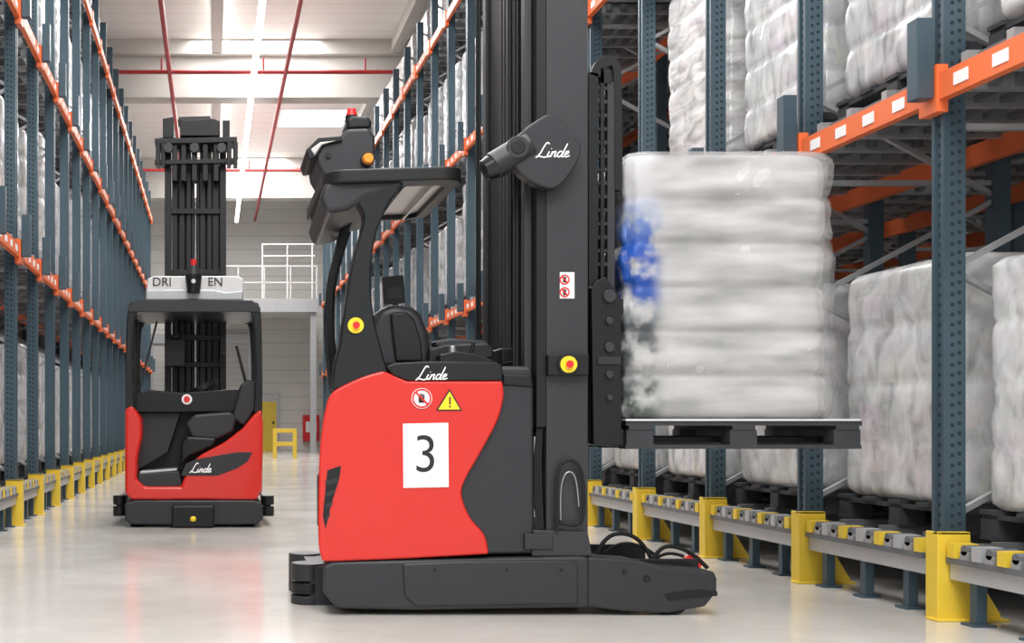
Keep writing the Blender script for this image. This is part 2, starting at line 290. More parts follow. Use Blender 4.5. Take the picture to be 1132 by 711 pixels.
# ---------------------------------------------------------------- racks
PITCH=1.395
LEV=[2.70,5.0,7.3]
def rack(name,side,Xf,Ys,rows,holesY):
    s=side
    def bx(mb,a,b,y0,y1,z0,z1,m): 
        xa=Xf+s*a; xb=Xf+s*b; mb.box(min(xa,xb),max(xa,xb),y0,y1,z0,z1,m)
    root=empty(name)
    mb=MB(); br=MB(); 
    xs=[0.0,1.15,2.2,3.3][:rows+1]
    for Y in Ys:
        for i,a in enumerate(xs):
            bx(mb,a,a+0.10,Y-0.045,Y+0.045,0.0,8.1,TEAL)
            bx(mb,a-0.03,a+0.13,Y-0.08,Y+0.08,0,0.012,TEAL)
            if i==0:
                bx(mb,-0.012,0.0,Y-0.05,Y-0.025,0.02,8.1,TEAL); bx(mb,-0.012,0.0,Y+0.025,Y+0.05,0.02,8.1,TEAL)
        for i in range(len(xs)-1):
            if i==1 : continue
            a=Xf+s*(xs[i]+0.05); b=Xf+s*(xs[i+1]+0.05)
            z=0.5; up=True
            while z<7.6:
                br.beam((a if up else b,Y,z),(b if up else a,Y,z+0.62),0.028,0.035,GALV,up=(0,1,0))
                z+=0.62; up=not up
            for z in (0.35,2.45,4.8,7.1): br.beam((a,Y,z),(b,Y,z),0.03,0.04,GALV,up=(0,1,0))
        if Y in holesY:
            for k in range(150):
                z=0.15+k*0.05
                bx(mb,0.025,0.042,Y-0.0465,Y-0.044,z,z+0.018,HOLE); bx(mb,0.060,0.077,Y-0.0465,Y-0.044,z+0.01,z+0.028,HOLE)
                bx(mb,-0.0015,0.001,Y-0.012,Y+0.012,z,z+0.02,HOLE)
    mb.obj('uprights',root,smooth=False); br.obj('bracing',root,smooth=False)
    mb=MB(); y0=Ys[0];y1=Ys[-1]
    for lv in LEV:
        for a in (-0.03,1.1,2.15,3.25):
            if a>xs[-1]: continue
            bx(mb,a-0.02,a+0.03,y0,y1,lv-0.13,lv,ORG)
        for Y in Ys:
            bx(mb,-0.062,-0.005,Y-0.075,Y+0.075,lv-0.19,lv+0.045,ORG)
            for k in range(4):
                yy=Y+0.22+k*0.29
                if yy<y1: bx(mb,-0.054,-0.05,yy,yy+0.11,lv-0.095,lv-0.035,WHITE)
    mb.obj('load_beams',root,smooth=False)
    mb=MB()
    for lv in LEV:
        for Y in Ys[:-1]:
            for f in (0.12,0.36,0.62,0.86):
                yy=Y+PITCH*f; bx(mb,0.0,xs[-1],yy-0.025,yy+0.025,lv-0.02,lv+0.07,GALV)
            for k in range(int(xs[-1]/0.14)):
                a=0.05+k*0.14; bx(mb,a,a+0.05,Y+0.1,Y+PITCH-0.1,lv+0.0,lv+0.06,DECK)
    mb.obj('roller_deck',root,smooth=False)
    mb=MB()
    for Y in Ys:
        for lv in LEV[:2]:
            bx(mb,-0.15,-0.066,Y-0.06,Y+0.03,lv-0.12,lv+0.28,TEAL)
    mb.obj('beam_end_boxes',root,bevel=0.004,smooth=False)
    mb=MB()
    bx(mb,0.5,0.56,y0,y1,0.215,0.33,GALV); bx(mb,1.0,1.06,y0,y1,0.215,0.33,GALV)
    for Y in Ys[:-1]:
        a0,a1=Y+0.06,Y+PITCH-0.13
        bx(mb,-0.03,0.05,a0,a1,0.205,0.285,LRAIL); bx(mb,-0.05,0.09,a0,a1,0.285,0.315,DECK)
        n=13; st=(a1-a0)/n
        for k in range(n):
            y=a0+k*st
            if k%2==0: bx(mb,-0.055,0.06,y+0.015,y+0.072,0.315,0.385,YEL if k%4==0 else LRAIL)
            else:
                bx(mb,-0.05,0.08,y+0.015,y+0.075,0.315,0.355,GALV)
                xa=Xf+s*-0.05; xb=Xf+s*0.08; mb.cyl((xa,y+0.045,0.36),(xb,y+0.045,0.36),0.026,DECK,10)
        for f in (0.2,0.5,0.8):
            yy=Y+PITCH*f
            bx(mb,-0.01,0.04,yy-0.025,yy+0.025,0.0,0.205,TEAL); bx(mb,-0.04,0.07,yy-0.05,yy+0.05,0,0.012,TEAL)
            bx(mb,0.095,xs[-1],yy-0.03,yy+0.03,0.29,0.40,DECK)
    mb.obj('floor_wheel_rail',root,smooth=False)
    mb=MB()
    for Y in Ys:
        yy=Y-0.11
        P=[(-0.075,0.0),(-0.075,0.435),(0.075,0.435),(0.085,0.26),(0.225,0.03),(0.225,0.0)]
        pts=[(Xf+s*a,z) for a,z in P]
        mb.prism(pts,yy-0.012,yy,YEL)
        bx(mb,-0.085,-0.070,yy-0.012,yy+0.09,0.0,0.435,YEL)
        bx(mb,-0.085,0.075,yy-0.012,yy+0.03,0.42,0.435,YEL)
        bx(mb,-0.11,0.245,yy-0.05,yy+0.05,0,0.012,YEL)
    mb.obj('upright_guards',root,bevel=0.004,smooth=False)
    return root
YR=[6.02+PITCH*k for k in range(-3,25)]
YLs=[11.6+PITCH*k for k in range(-7,19)]
XRF,XLF=3.64,-1.90
rack('pallet_rack',1,XRF,YR,3,YR[2:8])
rack('pallet_rack',-1,XLF,YLs,3,YLs[6:9])
# ---------------------------------------------------------------- wrapped pallet loads
def add_load(mb,cx,cy,z0,lx,ly,H,layers,m,seed,wr=0.012,bul=0.018,ncol=4,vs=None,taper=0.0,corner=0.03):
    n=112; V=vs or layers*10
    rows=[]
    for j in range(V+1):
        t=j/V; z=z0+H*t
        b=abs(math.sin(math.pi*t*layers))**0.3
        endf=min(1,min(t,1-t)*36)
        row=[]
        for i in range(n):
            s4=(i/n*4)%4; side=int(s4); u=(s4-side)*2-1
            u=math.copysign(abs(u)**0.8,u)
            ux,uy=((1,u),(-u,1),(-1,-u),(u,-1))[side]
            k=1-corner*max(0,(abs(u)-0.86)/0.14)**2
            ux*=k; uy*=k
            px=ux*lx/2; py=uy*ly/2
            col=abs(math.sin(math.pi*(u*0.5+0.5)*ncol))**0.3
            nz=noise.noise(Vector((px*4+seed*7,py*4,z*4)))*wr+noise.noise(Vector((px*16,py*16+seed*3,z*13)))*wr*0.7
            off=bul*(b-1)+bul*0.6*(col-1)+nz-(1-endf)*0.02 - taper*t*0.06
            row.append(mb.bm.verts.new((cx+px+off*ux,cy+py+off*uy,z)))
        rows.append(row)
    for j in range(V):
        for i in range(n):
            k=(i+1)%n; mb.face([rows[j][i],rows[j][k],rows[j+1][k],rows[j+1][i]],m)
    mb.face(rows[0][::-1],m)
    prev=rows[-1]
    for f,dz in ((0.93,0.008),(0.6,0.010),(0.25,0.012)):
        cur=[mb.bm.verts.new((cx+(v.co.x-cx)*f,cy+(v.co.y-cy)*f,z0+H+dz)) for v in rows[-1]]
        for i in range(n): mb.face([prev[i],prev[(i+1)%n],cur[(i+1)%n],cur[i]],m)
        prev=cur
    mb.face(prev,m)
def add_pallet(mb,cx,cy,z0,lx,ly,m):
    for k in range(5):
        y=cy-ly/2+k*(ly-0.12)/4; mb.box(cx-lx/2,cx+lx/2,y,y+0.12,z0+0.122,z0+0.144,m)
    for fx in (-1,0,1):
        x=cx+fx*(lx/2-0.075)
        mb.box(x-0.06,x+0.06,cy-ly/2,cy+ly/2,z0+0.10,z0+0.122,m)
        for fy in (-1,0,1):
            y=cy+fy*(ly/2-0.06); mb.box(x-0.07,x+0.07,y-0.055,y+0.055,z0+0.022,z0+0.10,m)
    for fy in (-1,0,1):
        y=cy+fy*(ly/2-0.06); mb.box(cx-lx/2,cx+lx/2,y-0.055,y+0.055,z0,z0+0.022,m)
variants=[]
for v,(H,ly,lay) in enumerate(((1.30,1.14,4),(1.42,1.12,5),(1.60,1.16,6),(1.22,1.16,4),(1.72,1.14,6),(0.92,1.14,3))):
    mb=MB(); add_pallet(mb,0,0,0,0.98,1.2,PALW); add_load(mb,0,0,0.146,0.95,ly,H,lay,WRAPS[v%3],v*13.1,wr=0.010,bul=0.012,ncol=(3,4,5)[v%3])
    o=mb.obj('wrapped_pallet_src',ang=60); variants.append(o.data); bpy.data.objects.remove(o)
def place(x,y,z,allowed):
    o=bpy.data.objects.new('wrapped_pallet',variants[random.choice(allowed)]); scene.collection.objects.link(o)
    o.location=(x,y,z); o.rotation_euler=(0,0,random.choice((0,math.pi))+random.uniform(-0.015,0.015))
for s,Xf,Ys in ((1,XRF,YR),(-1,XLF,YLs)):
    for k,Y in enumerate(Ys[:-1]):
        yc=Y+PITCH/2
        for li,zb in enumerate((0.401,)+tuple(l+0.071 for l in LEV)):
            for r,a in enumerate((0.64,1.74)):
                if r==1 and li>1: continue
                if r==1 and k>14: continue
                if random.random()<0.08 and not (s==1 and k<6): continue
                if s==1 and li==1 and k in (6,7,8): continue
                if s==1 and li==1 and r==1: continue
                al=[0,3,1] if li==0 else ([0,1,2,4] if li<3 else [5])
                place(Xf+s*(a+random.uniform(-0.02,0.03)),yc,zb,al)
# ---------------------------------------------------------------- NEAR REACH TRUCK
T=empty('reach_truck'); YN=6.05; YF=7.30
mb=MB()
ch=[(357,626),(368,621),(450,619),(640,615),(652,616),(652,672),(455,675),(372,673),(357,655)]
rx=X(357,YN)
mb.pp(ch,YN,YF,DARK,taper=lambda x:x+0.13*max(0,1-(x-rx)/0.5))
mb.obj('chassis',T,bevel=0.02,seg=4)
mb=MB()
leg=[(650,616),(700,619),(735,628),(790,632),(793,640),(793,655),(780,671),(738,678),(690,676),(650,671)]
mb.pp(leg,YN,YN+0.2,DARK)
mb.pp(leg,YF-0.2,YF,DARK,Yr=YN)
mb.pp([(445,623),(515,620),(630,619),(640,623),(640,668),(460,671),(447,660)],YN-0.012,YN+0.02,DARK)
mb.obj('load_legs',T,bevel=0.014,seg=3)
mb=MB()
mb.pp([(735,657),(772,652),(793,654),(793,659),(772,660),(740,664)],YN-0.006,YN+0.05,BLACK)
mb.cyl((X(715,YN),YN-0.008,Z(640,YN)),(X(715,YN),YN+0.02,Z(640,YN)),0.018,BLACK,16)
mb.cyl((X(690,YN),YN-0.008,Z(632,YN)),(X(690,YN),YN+0.02,Z(632,YN)),0.010,BLACK,12)
for xx in (480,560,620):
    mb.cyl((X(xx,YN),YN-0.016,Z(630,YN)),(X(xx,YN),YN,Z(630,YN)),0.009,BLACK,12)
mb.obj('leg_details',T)
mb=MB()
for y in (YN+0.03,YF-0.15):
    mb.cyl((X(748,YN),y,0.07),(X(748,YN),y+0.12,0.07),0.07,RUBBER,28)
mb.cyl((X(408,YN),YN+0.1,0.08),(X(408,YN),YN+0.22,0.08),0.08,RUBBER,28); mb.cyl((X(408,YN),YF-0.35,0.09),(X(408,YN),YF-0.23,0.09),0.09,RUBBER,28)
mb.cyl((X(560,YN),YN+0.3,0.14),(X(560,YN),YN+0.42,0.14),0.14,RUBBER,32)
mb.obj('wheels',T)
mb=MB()
Yb=6.5
for (a,b) in ((622,641),(643,655),(657,669)):
    mb.cyl((X(341,Yb),Yb,Z(b,Yb)),(X(341,Yb),Yb,Z(a,Yb)),0.095,DARK if a!=643 else BLACK,28)
mb.box(X(341,Yb),X(380,YN),Yb-0.09,Yb+0.5,Z(668,Yb),Z(624,Yb),DARK)
mb.cyl((X(341,Yb)+0.02,Yb+0.5,Z(669,Yb)),(X(341,Yb)+0.02,Yb+0.5,Z(622,Yb)),0.095,DARK,28)
mb.obj('rear_bumper',T,bevel=0.006)
mb=MB()
S=catmull([(556,421,0),(557,440,0),(550,466,0),(532,500,0),(515,530,0),(511,548,0),(520,572,0),(536,592,0),(541,613,0)],6)
S=[(a,b) for a,b,c in S]
left=catmull([(356,621,0),(352,600,0),(352,545,0),(354,490,0),(360,450,0),(366,436,0),(376,428,0),(400,417,0),(424,410,0)],5)
left=[(a,b) for a,b,c in left]
body=left+[(434,414),(450,421)]+S+[(450,618),(370,621)]
x0b=X(352,YN)
mb.pp(body,YN,YF,RED,taper=lambda x:x+0.16*max(0,1-(x-x0b)/0.6))
mb.obj('red_body_shell',T,bevel=0.045,seg=6,ang=50)
mb=MB()
mb.pp([(352,527),(360,516),(377,514),(375,528),(366,560),(360,586),(352,582)],YN+0.02,YN+0.1,BLACK)
vy=YN-0.004
mb.pp([(362,520),(377,515),(375,530),(366,558),(360,585),(357,570)],vy,YN+0.05,BLACK)
for k in range(4): 
    yy=532+k*13; mb.pp([(360,yy),(374-k*3,yy-4),(373-k*3,yy+1),(360,yy+5)],vy-0.004,vy+0.01,DARK)
mb.obj('side_vent',T)
mb=MB()
core=[(545,405),(588,405),(590,425),(591,613),(500,614),(500,425)]
mb.pp(core,YN+0.035,YF-0.03,DARK)
mb.obj('battery_cover',T,bevel=0.02,seg=4)
mb=MB()
mb.pp([(426,405),(436,401),(470,399),(548,400),(556,404),(556,421),(452,421),(436,416)],YN-0.004,YN+0.14,BLACK)
mb.pp([(426,409),(556,406),(588,409),(588,425),(450,424)],YN+0.13,YF-0.05,BLACK)
mb.pp([(556,413),(588,414),(590,428),(556,426)],YN+0.02,YN+0.14,BLACK)
mb.pp([(553,385),(575,384),(590,390),(590,414),(556,412)],YN+0.35,YF-0.3,BLACK)
mb.obj('top_trim',T,bevel=0.012,seg=3)
mb=MB()
pil=[((367,432),(431,415)),((370,402),(426,402)),((376,380),(420,380)),((379,355),(414,355)),((384,320),(410,320)),((391,285),(411,285)),((399,258),(416,258)),((402,240),(423,240)),((394,224),(432,222)),((372,208),(446,206))]
mb.ribbon(pil,YN+0.02,YN+0.14,GLOSSB,Yr=YN+0.03)
mb.obj('cab_pillar_near',T,bevel=0.015,seg=4)
mb=MB()
Yp=6.75
pil2=[((366,436),(386,436)),((361,400),(374,400)),((359,360),(369,360)),((361,320),(370,320)),((367,290),(376,290)),((374,262),(384,262)),((380,240),(392,240)),((382,222),(402,222))]
mb.ribbon(pil2,Yp,Yp+0.07,GLOSSB,Yr=Yp)
Yp=7.15
mb.ribbon([((a[0]+2,a[1]+4),(b[0]+1,b[1]+4)) for a,b in pil2],Yp,Yp+0.07,GLOSSB,Yr=Yp)
mb.obj('cab_pillars_rear',T,bevel=0.012,seg=3)
def rrect(x0,x1,y0,y1,r,n=6):
    o=[]
    for (cx,cy,a0) in ((x1-r,y1-r,0),(x0+r,y1-r,90),(x0+r,y0+r,180),(x1-r,y0+r,270)):
        for k in range(n+1):
            a=math.radians(a0+90*k/n); o.append((cx+r*math.cos(a),cy+r*math.sin(a)))
    return o
rx0,rx1=X(356,6.1),X(511,6.1); zr0,zr1=Z(206,6.1),Z(186,6.1)
mb=MB()
out=rrect(rx0,rx1,6.02,7.22,0.12,8); inn=rrect(rx0+0.16,rx1-0.07,6.13,7.12,0.08,8)
def ring(mb,out,inn,z0,z1,m,tilt):
    cx=(rx0+rx1)/2
    R=[]
    for (x,y),(u,v) in zip(out,inn):
        R.append([mb.bm.verts.new((x,y,z0+0.012+(x-cx)*tilt)),mb.bm.verts.new((x,y,z1-0.015+(x-cx)*tilt)),mb.bm.verts.new((u,v,z1+(u-cx)*tilt)),mb.bm.verts.new((u,v,z0+(u-cx)*tilt))])
    for i in range(len(R)):
        a=R[i];b=R[(i+1)%len(R)]
        for k in range(4): mb.face([a[k],b[k],b[(k+1)%4],a[(k+1)%4]],m)
ring(mb,out,inn,zr0,zr1,BLACK,0.03)
mb.obj('roof_frame',T,bevel=0.01,seg=3)
mb=MB()
cx=(rx0+rx1)/2
A=[mb.bm.verts.new((x,y,zr0+0.03+(x-cx)*0.03)) for x,y in inn]; B=[mb.bm.verts.new((x,y,zr0+0.045+(x-cx)*0.03)) for x,y in inn]
mb.face(A[::-1],SILV); mb.face(B,SILV)
for k in range(3):
    x=rx0+0.28+k*0.14; mb.box(x,x+0.012,6.13,7.1,zr0+0.0,zr0+0.05,STEEL)
mb.obj('roof_panel',T)
mb=MB()
mb.pp([(354,219),(358,204),(372,192),(398,186),(432,184),(450,190),(446,207),(430,212),(404,219),(385,232),(360,236)],6.06,7.18,DARK,taper=lambda x:x+0.03)
mb.obj('roof_shroud',T,bevel=0.03,seg=4)
mb=MB()
Yh=6.3
mb.pp([(372,205),(359,196),(351,182),(349,170),(356,158),(372,155),(378,148),(384,142),(408,141),(415,150),(415,176),(408,186),(398,192),(400,205)],Yh,Yh+0.5,DARK)
mb.pp([(384,143),(383,131),(390,127),(408,128),(411,134),(411,142)],Yh+0.05,Yh+0.3,BLACK)
mb.obj('sensor_head',T,bevel=0.02,seg=3)
mb=MB()
mb.pp([(338,166),(352,152),(377,150),(379,156),(358,160),(350,174),(342,176)],Yh-0.02,Yh+0.42,BLACK)
mb.pp([(343,165),(354,157),(373,155),(356,160),(348,172)],Yh-0.03,Yh+0.3,SILV)
mb.obj('work_light',T,bevel=0.008)
mb=MB()
mb.cyl((X(391,Yh),Yh+0.1,Z(130,Yh)),(X(391,Yh),Yh+0.1,Z(123,Yh)),0.035,BLACK,20)
mb.cyl((X(391,Yh),Yh+0.1,Z(123,Yh)),(X(391,Yh),Yh+0.1,Z(115,Yh)),0.032,BTNR,20,r2=0.022)
mb.cyl((X(406,Yh),Yh-0.03,Z(177,Yh)),(X(406,Yh),Yh+0.01,Z(177,Yh)),0.036,BLACK,24)
mb.cyl((X(406,Yh),Yh-0.06,Z(177,Yh)),(X(406,Yh),Yh-0.03,Z(177,Yh)),0.024,BEAC,24,r2=0.03)
mb.cyl((X(363,Yh),Yh-0.012,Z(172,Yh)),(X(363,Yh),Yh+0.03,Z(172,Yh)),0.016,BLACK,16)
mb.obj('beacons',T)
mb=MB()
Ysn=6.35
mb.pp([(398,410),(402,372),(414,350),(420,340),(436,336),(456,338),(466,346),(474,366),(478,392),(477,410)],Ysn,Ysn+0.5,DARK)
mb.obj('seat_back',T,bevel=0.05,seg=6,ang=60)
mb=MB()
mb.pp([(432,346),(448,344),(458,352),(466,376),(468,400),(438,400),(434,370)],Ysn-0.03,Ysn+0.1,BLACK)
mb.pp([(474,386),(492,381),(540,379),(546,384),(546,395),(520,402),(474,402)],Ysn-0.05,Ysn+0.45,BLACK)
mb.pp([(480,377),(500,374),(536,376),(542,381),(500,384),(482,384)],Ysn+0.0,Ysn+0.12,DARK)
mb.obj('seat_cushion_and_armrest',T,bevel=0.025,seg=4,ang=60)
mb=MB()
Yd=6.95
mb.pp([(423,306),(446,304),(448,335),(425,337)],Yd,Yd+0.04,BLACK)
mb.pp([(427,318),(444,317),(446,331),(428,332)],Yd-0.004,Yd,DARK)
mb.beam((X(437,Yd),Yd+0.03,Z(336,Yd)),(X(440,Yd),Yd+0.03,Z(405,Yd)),0.03,0.03,BLACK)
mb.cyl((X(395,6.7),6.7,Z(318,6.7)),(X(395,6.7),6.72,Z(342,6.7)),0.05,BLACK,16)
mb.obj('driver_display',T,bevel=0.006)
mb=MB()
Yc=6.2
mb.pp([(486,392),(505,388),(530,392),(545,398),(545,404),(486,404)],Yc,Yc+0.25,BLACK)
mb.beam((X(520,Yc+.1),Yc+0.1,Z(392,Yc)),(X(524,Yc+.1),Yc+0.1,Z(376,Yc)),0.018,0.018,BLACK)
mb.cyl((X(500,Yc+.1),Yc+0.1,Z(390,Yc)),(X(500,Yc+.1),Yc+0.1,Z(381,Yc)),0.02,STEEL,14)
mb.obj('control_console',T,bevel=0.01)
def estop(px,py,Y,r,name):
    mb=MB(); c=(X(px,Y),Z(py,Y))
    mb.cyl((c[0],Y-0.006,c[1]),(c[0],Y+0.01,c[1]),r*1.25,BLACK,28); mb.cyl((c[0],Y-0.014,c[1]),(c[0],Y-0.004,c[1]),r,YBTN,28)
    mb.cyl((c[0],Y-0.035,c[1]),(c[0],Y-0.012,c[1]),r*0.45,BTNR,24,r2=r*0.3); mb.obj(name,T)
estop(393,360,YN+0.02,0.040,'emergency_button_cab')
estop(628,403,YN-0.01,0.042,'emergency_button_mast')
mb=MB()
Yl=YN-0.005
mb.pp([(445.5,468.5),(495.5,467.5),(496,538.5),(446,539.5)],Yl,Yl+0.004,WHITE); mb.obj('number_sheet',T,smooth=False)
t3=text('number_three','3',0.27,470.5,504,Yl-0.001,INK,T,font_w=-0.0015); t3.scale=(0.95,1,1)
mb=MB()
c=(X(466,YN),Z(440.5,YN))
mb.cyl((c[0],Yl-0.001,c[1]),(c[0],Yl+0.003,c[1]),0.052,WHITE,36); mb.obj('prohibition_sign_disc',T)
mb=MB()
for k in range(32):
    a=2*math.pi*k/32;b=2*math.pi*(k+1)/32
    v=[mb.bm.verts.new((c[0]+r*math.cos(t),Yl-0.003,c[1]+r*math.sin(t))) for r,t in ((0.049,a),(0.049,b),(0.040,b),(0.040,a))]; mb.face(v,BTNR)
mb.beam((c[0]-0.03,Yl-0.004,c[1]+0.03),(c[0]+0.03,Yl-0.004,c[1]-0.03),0.009,0.002,BTNR,up=(0,1,0))
mb.box(c[0]-0.016,c[0]+0.014,Yl-0.003,Yl-0.001,c[1]-0.022,c[1]+0.004,INK)
for k in range(4): mb.box(c[0]-0.016+k*0.008,c[0]-0.010+k*0.008,Yl-0.003,Yl-0.001,c[1],c[1]+0.02+0.004*(k in(1,2)),INK)
mb.obj('prohibition_sign_ring',T,smooth=False)
mb=MB()
mb.pp([(482,454),(497,430),(511,454)],Yl,Yl+0.004,INK); mb.pp([(484.5,452.8),(497,432.8),(508.7,452.8)],Yl-0.002,Yl+0.001,YBTN)
mb.box(X(496.2,YN),X(497.8,YN),Yl-0.004,Yl,Z(447,YN),Z(439,YN),INK); mb.box(X(496.2,YN),X(497.8,YN),Yl-0.004,Yl,Z(450.5,YN),Z(448.5,YN),INK)
mb.obj('warning_triangle',T,smooth=False)
def script_word(name,px,py,Y,w,parent,r):
    L=[[(0.30,0.95),(0.22,1.05),(0.16,0.8),(0.10,0.3),(0.02,0.02),(0.0,0.0),(0.08,0.08),(0.26,0.0),(0.36,0.12)],
       [(0.36,0.42),(0.33,0.15),(0.36,0.03),(0.43,0.15)],[(0.395,0.60),(0.40,0.63)],
       [(0.46,0.42),(0.43,0.02),(0.47,0.3),(0.55,0.42),(0.55,0.2),(0.55,0.03),(0.61,0.12)],
       [(0.76,0.36),(0.69,0.43),(0.63,0.25),(0.66,0.03),(0.73,0.10),(0.79,0.45),(0.84,0.98),(0.79,0.4),(0.77,0.05),(0.83,0.06)],
       [(0.84,0.18),(0.93,0.28),(0.94,0.42),(0.88,0.40),(0.85,0.18),(0.89,0.03),(1.0,0.12)]]
    c=bpy.data.curves.new(name,'CURVE'); c.dimensions='3D'; c.bevel_depth=r; c.bevel_resolution=2
    h=w*0.42
    for st in L:
        P=catmull([(a,b,0) for a,b in st],5) if len(st)>2 else [(a,b,0) for a,b in st]
        sp=c.splines.new('POLY'); sp.points.add(len(P)-1)
        for q,(a,b,_) in zip(sp.points,P): q.co=((a-0.5)*w+(b-0.5)*0.12*w,0,(b-0.45)*h,1)
    c.materials.append(WPAINT); o=bpy.data.objects.new(name,c); scene.collection.objects.link(o); o.location=(X(px,Y),Y,Z(py,Y)); o.scale=(1,0.4,1); o.parent=parent
script_word('side_lettering',479,413.5,YN-0.005,0.155,T,0.0032)
MZ=4.7
mb=MB()
xm0,xm1=X(604,YN+0.05),X(650,YN+0.05)
for ya,yb,sg in ((YN+0.05,YN+0.09,1),(YF-0.09,YF-0.05,-1)):
    mb.box(xm0,xm1,ya,yb,0.16,MZ,MAST)
    yi,yo=(yb,yb+0.09) if sg>0 else (ya-0.09,ya)
    mb.box(xm0-0.05,xm0,min(ya,yi),max(yb,yo),0.95,MZ,BLACK)
    mb.box(xm0,xm0+0.03,yi,yo,0.16,MZ,MAST); mb.box(xm1-0.03,xm1,yi,yo,0.16,MZ,MAST)
for z in (1.1,2.3,3.6,MZ-0.1): mb.box(xm1-0.05,xm1-0.01,YN+0.08,YF-0.08,z-0.06,z+0.06,MAST)
mb.obj('outer_mast',T,bevel=0.004,seg=2)
mb=MB()
for ya in (YN+0.15,YF-0.22):
    mb.box(xm0+0.04,xm1-0.04,ya,ya+0.07,0.35,MZ+0.2,BLACK)
    mb.box(xm0-0.09,xm0-0.055,ya-0.02,ya+0.05,0.95,MZ,MAST)
    mb.cyl((xm0-0.03,ya+0.1,0.9),(xm0-0.03,ya+0.1,MZ-0.1),0.032,GLOSSB,20)
    for dx in (-0.115,-0.13): mb.cyl((xm0+dx,ya+0.03,0.95),(xm0+dx,ya+0.03,MZ),0.009,BLACK,10)
mb.cyl((xm0+0.03,6.67,0.4),(xm0+0.03,6.67,MZ-0.2),0.05,BLACK,20)
mb.box(xm0-0.075,xm0-0.05,6.35,7.2,0.95,MZ,BLACK)
for dx in (0,0.07,0.14): mb.box(xm0-0.10,xm0-0.08,6.5+dx,6.53+dx,0.9,MZ,MAST)
mb.obj('inner_mast',T)
mb=MB()
mb.pp([(590,586),(650,588),(655,615),(588,615)],YN+0.02,YF-0.02,MAST)
mb.pp([(606,392),(651,391),(651,415),(606,415)],YN+0.0,YN+0.09,BLACK)
mb.pp([(580,590),(612,592),(612,608),(580,608)],YN+0.01,YN+0.1,DARK)
mb.obj('mast_brackets',T,bevel=0.006)
mb=MB()
mb.pp([(619,301),(635,301),(635,330),(619,330)],YN+0.046,YN+0.052,WHITE)
mb.obj('mast_sticker',T,smooth=False)
mb=MB()
for py in (308,322):
    cx,cz=X(627,YN),Z(py,YN)
    for k in range(20):
        a=2*math.pi*k/20;b=2*math.pi*(k+1)/20
        mb.face([mb.bm.verts.new((cx+r*math.cos(t),YN+0.043,cz+r*math.sin(t))) for r,t in ((0.026,a),(0.026,b),(0.019,b),(0.019,a))],BTNR)
    mb.box(cx-0.008,cx+0.008,YN+0.0435,YN+0.045,cz-0.014,cz+0.014,INK)
    mb.beam((cx-0.017,YN+0.043,cz+0.017),(cx+0.017,YN+0.043,cz-0.017),0.006,0.001,BTNR,up=(0,1,0))
mb.obj('mast_sticker_pictograms',T,smooth=False)
mb=MB()
pl=catmull([(596,131,0),(606,126,0),(618,130,0),(632,146,0),(642,160,0),(641,174,0),(631,192,0),(619,205,0),(607,208,0),(590,202,0),(574,190,0),(566,172,0),(572,152,0),(583,140,0),(596,131,0)],4)[:-1]
mb.pp([(a,b) for a,b,c in pl],YN-0.05,YN+0.04,DARK)
mb.obj('logo_plate',T,bevel=0.012,seg=4,ang=50)
mb=MB()
Yq=YN-0.01
mb.cyl((X(585,Yq),Yq,Z(160,Yq)),(X(545,Yq),Yq,Z(184,Yq)),0.070,DARK,32)
mb.cyl((X(547,Yq),Yq,Z(183,Yq)),(X(535,Yq),Yq,Z(189,Yq)),0.066,GLOSSB,32,r2=0.052)
mb.cyl((X(569,Yq),Yq-0.07,Z(166,Yq)),(X(569,Yq),Yq+0.04,Z(166,Yq)),0.056,DARK,32)
mb.cyl((X(569,Yq),Yq-0.075,Z(166,Yq)),(X(569,Yq),Yq-0.065,Z(166,Yq)),0.036,BLACK,32)
mb.obj('mast_camera',T,bevel=0.006)
script_word('mast_lettering',613,167,YN-0.052,0.165,T,0.0034)
mb=MB()
Yk=YN+0.2
for ya in (Yk,YF-0.3):
    mb.ribbon([((651,490),(661,490)),((651,300),(661,300)),((651,100),(661,100)),((653,82),(663,86)),((660,67),(668,76)),((672,61),(676,72)),((683,66),(678,78)),((687,84),(679,90)),((688,150),(680,150)),((688,210),(680,210))],ya,ya+0.05,BLACK,Yr=Yk,n=4)
    mb.box(X(672,Yk),X(680,Yk),ya+0.005,ya+0.045,Z(480,Yk),Z(90,Yk),MAST)
    mb.box(X(664,Yk),X(668,Yk),ya+0.0,ya+0.03,Z(480,Yk),Z(75,Yk),BLACK)
    for k in range(14):
        yy=95+k*15; mb.box(X(662,Yk),X(673,Yk),ya+0.01,ya+0.03,Z(yy+4,Yk),Z(yy,Yk),DARK)
mb.box(X(664,Yk),X(676,Yk),Yk,YF-0.25,Z(92,Yk),Z(78,Yk),BLACK)
mb.box(X(655,Yk),X(668,Yk),Yk+0.15,YF-0.4,Z(470,Yk),Z(110,Yk),BLACK)
mb.obj('lift_frame',T,bevel=0.003,seg=2)
mb=MB()
for ya in (Yk-0.06,YF-0.28):
    mb.pp([(654,318),(660,310),(670,306),(684,326),(687,350),(687,492),(656,492)],ya,ya+0.06,BLACK,Yr=Yk-0.06)
    for py,r in ((329,0.034),(356,0.02),(385,0.026),(415,0.02),(440,0.016)):
        c=(X(669,Yk),Z(py,Yk)); mb.cyl((c[0],ya-0.02,c[1]),(c[0],ya+0.01,c[1]),r,MAST,20)
    mb.box(X(656,Yk),X(682,Yk),ya-0.01,ya+0.02,Z(404,Yk),Z(395,Yk),DARK)
for py in (340,430,484): mb.box(X(672,Yk),X(686,Yk),Yk-0.05,YF-0.25,Z(py+9,Yk),Z(py-9,Yk),BLACK)
mb.obj('fork_carriage',T,bevel=0.005,seg=2)
mb=MB()
xf=X(684,Yk)
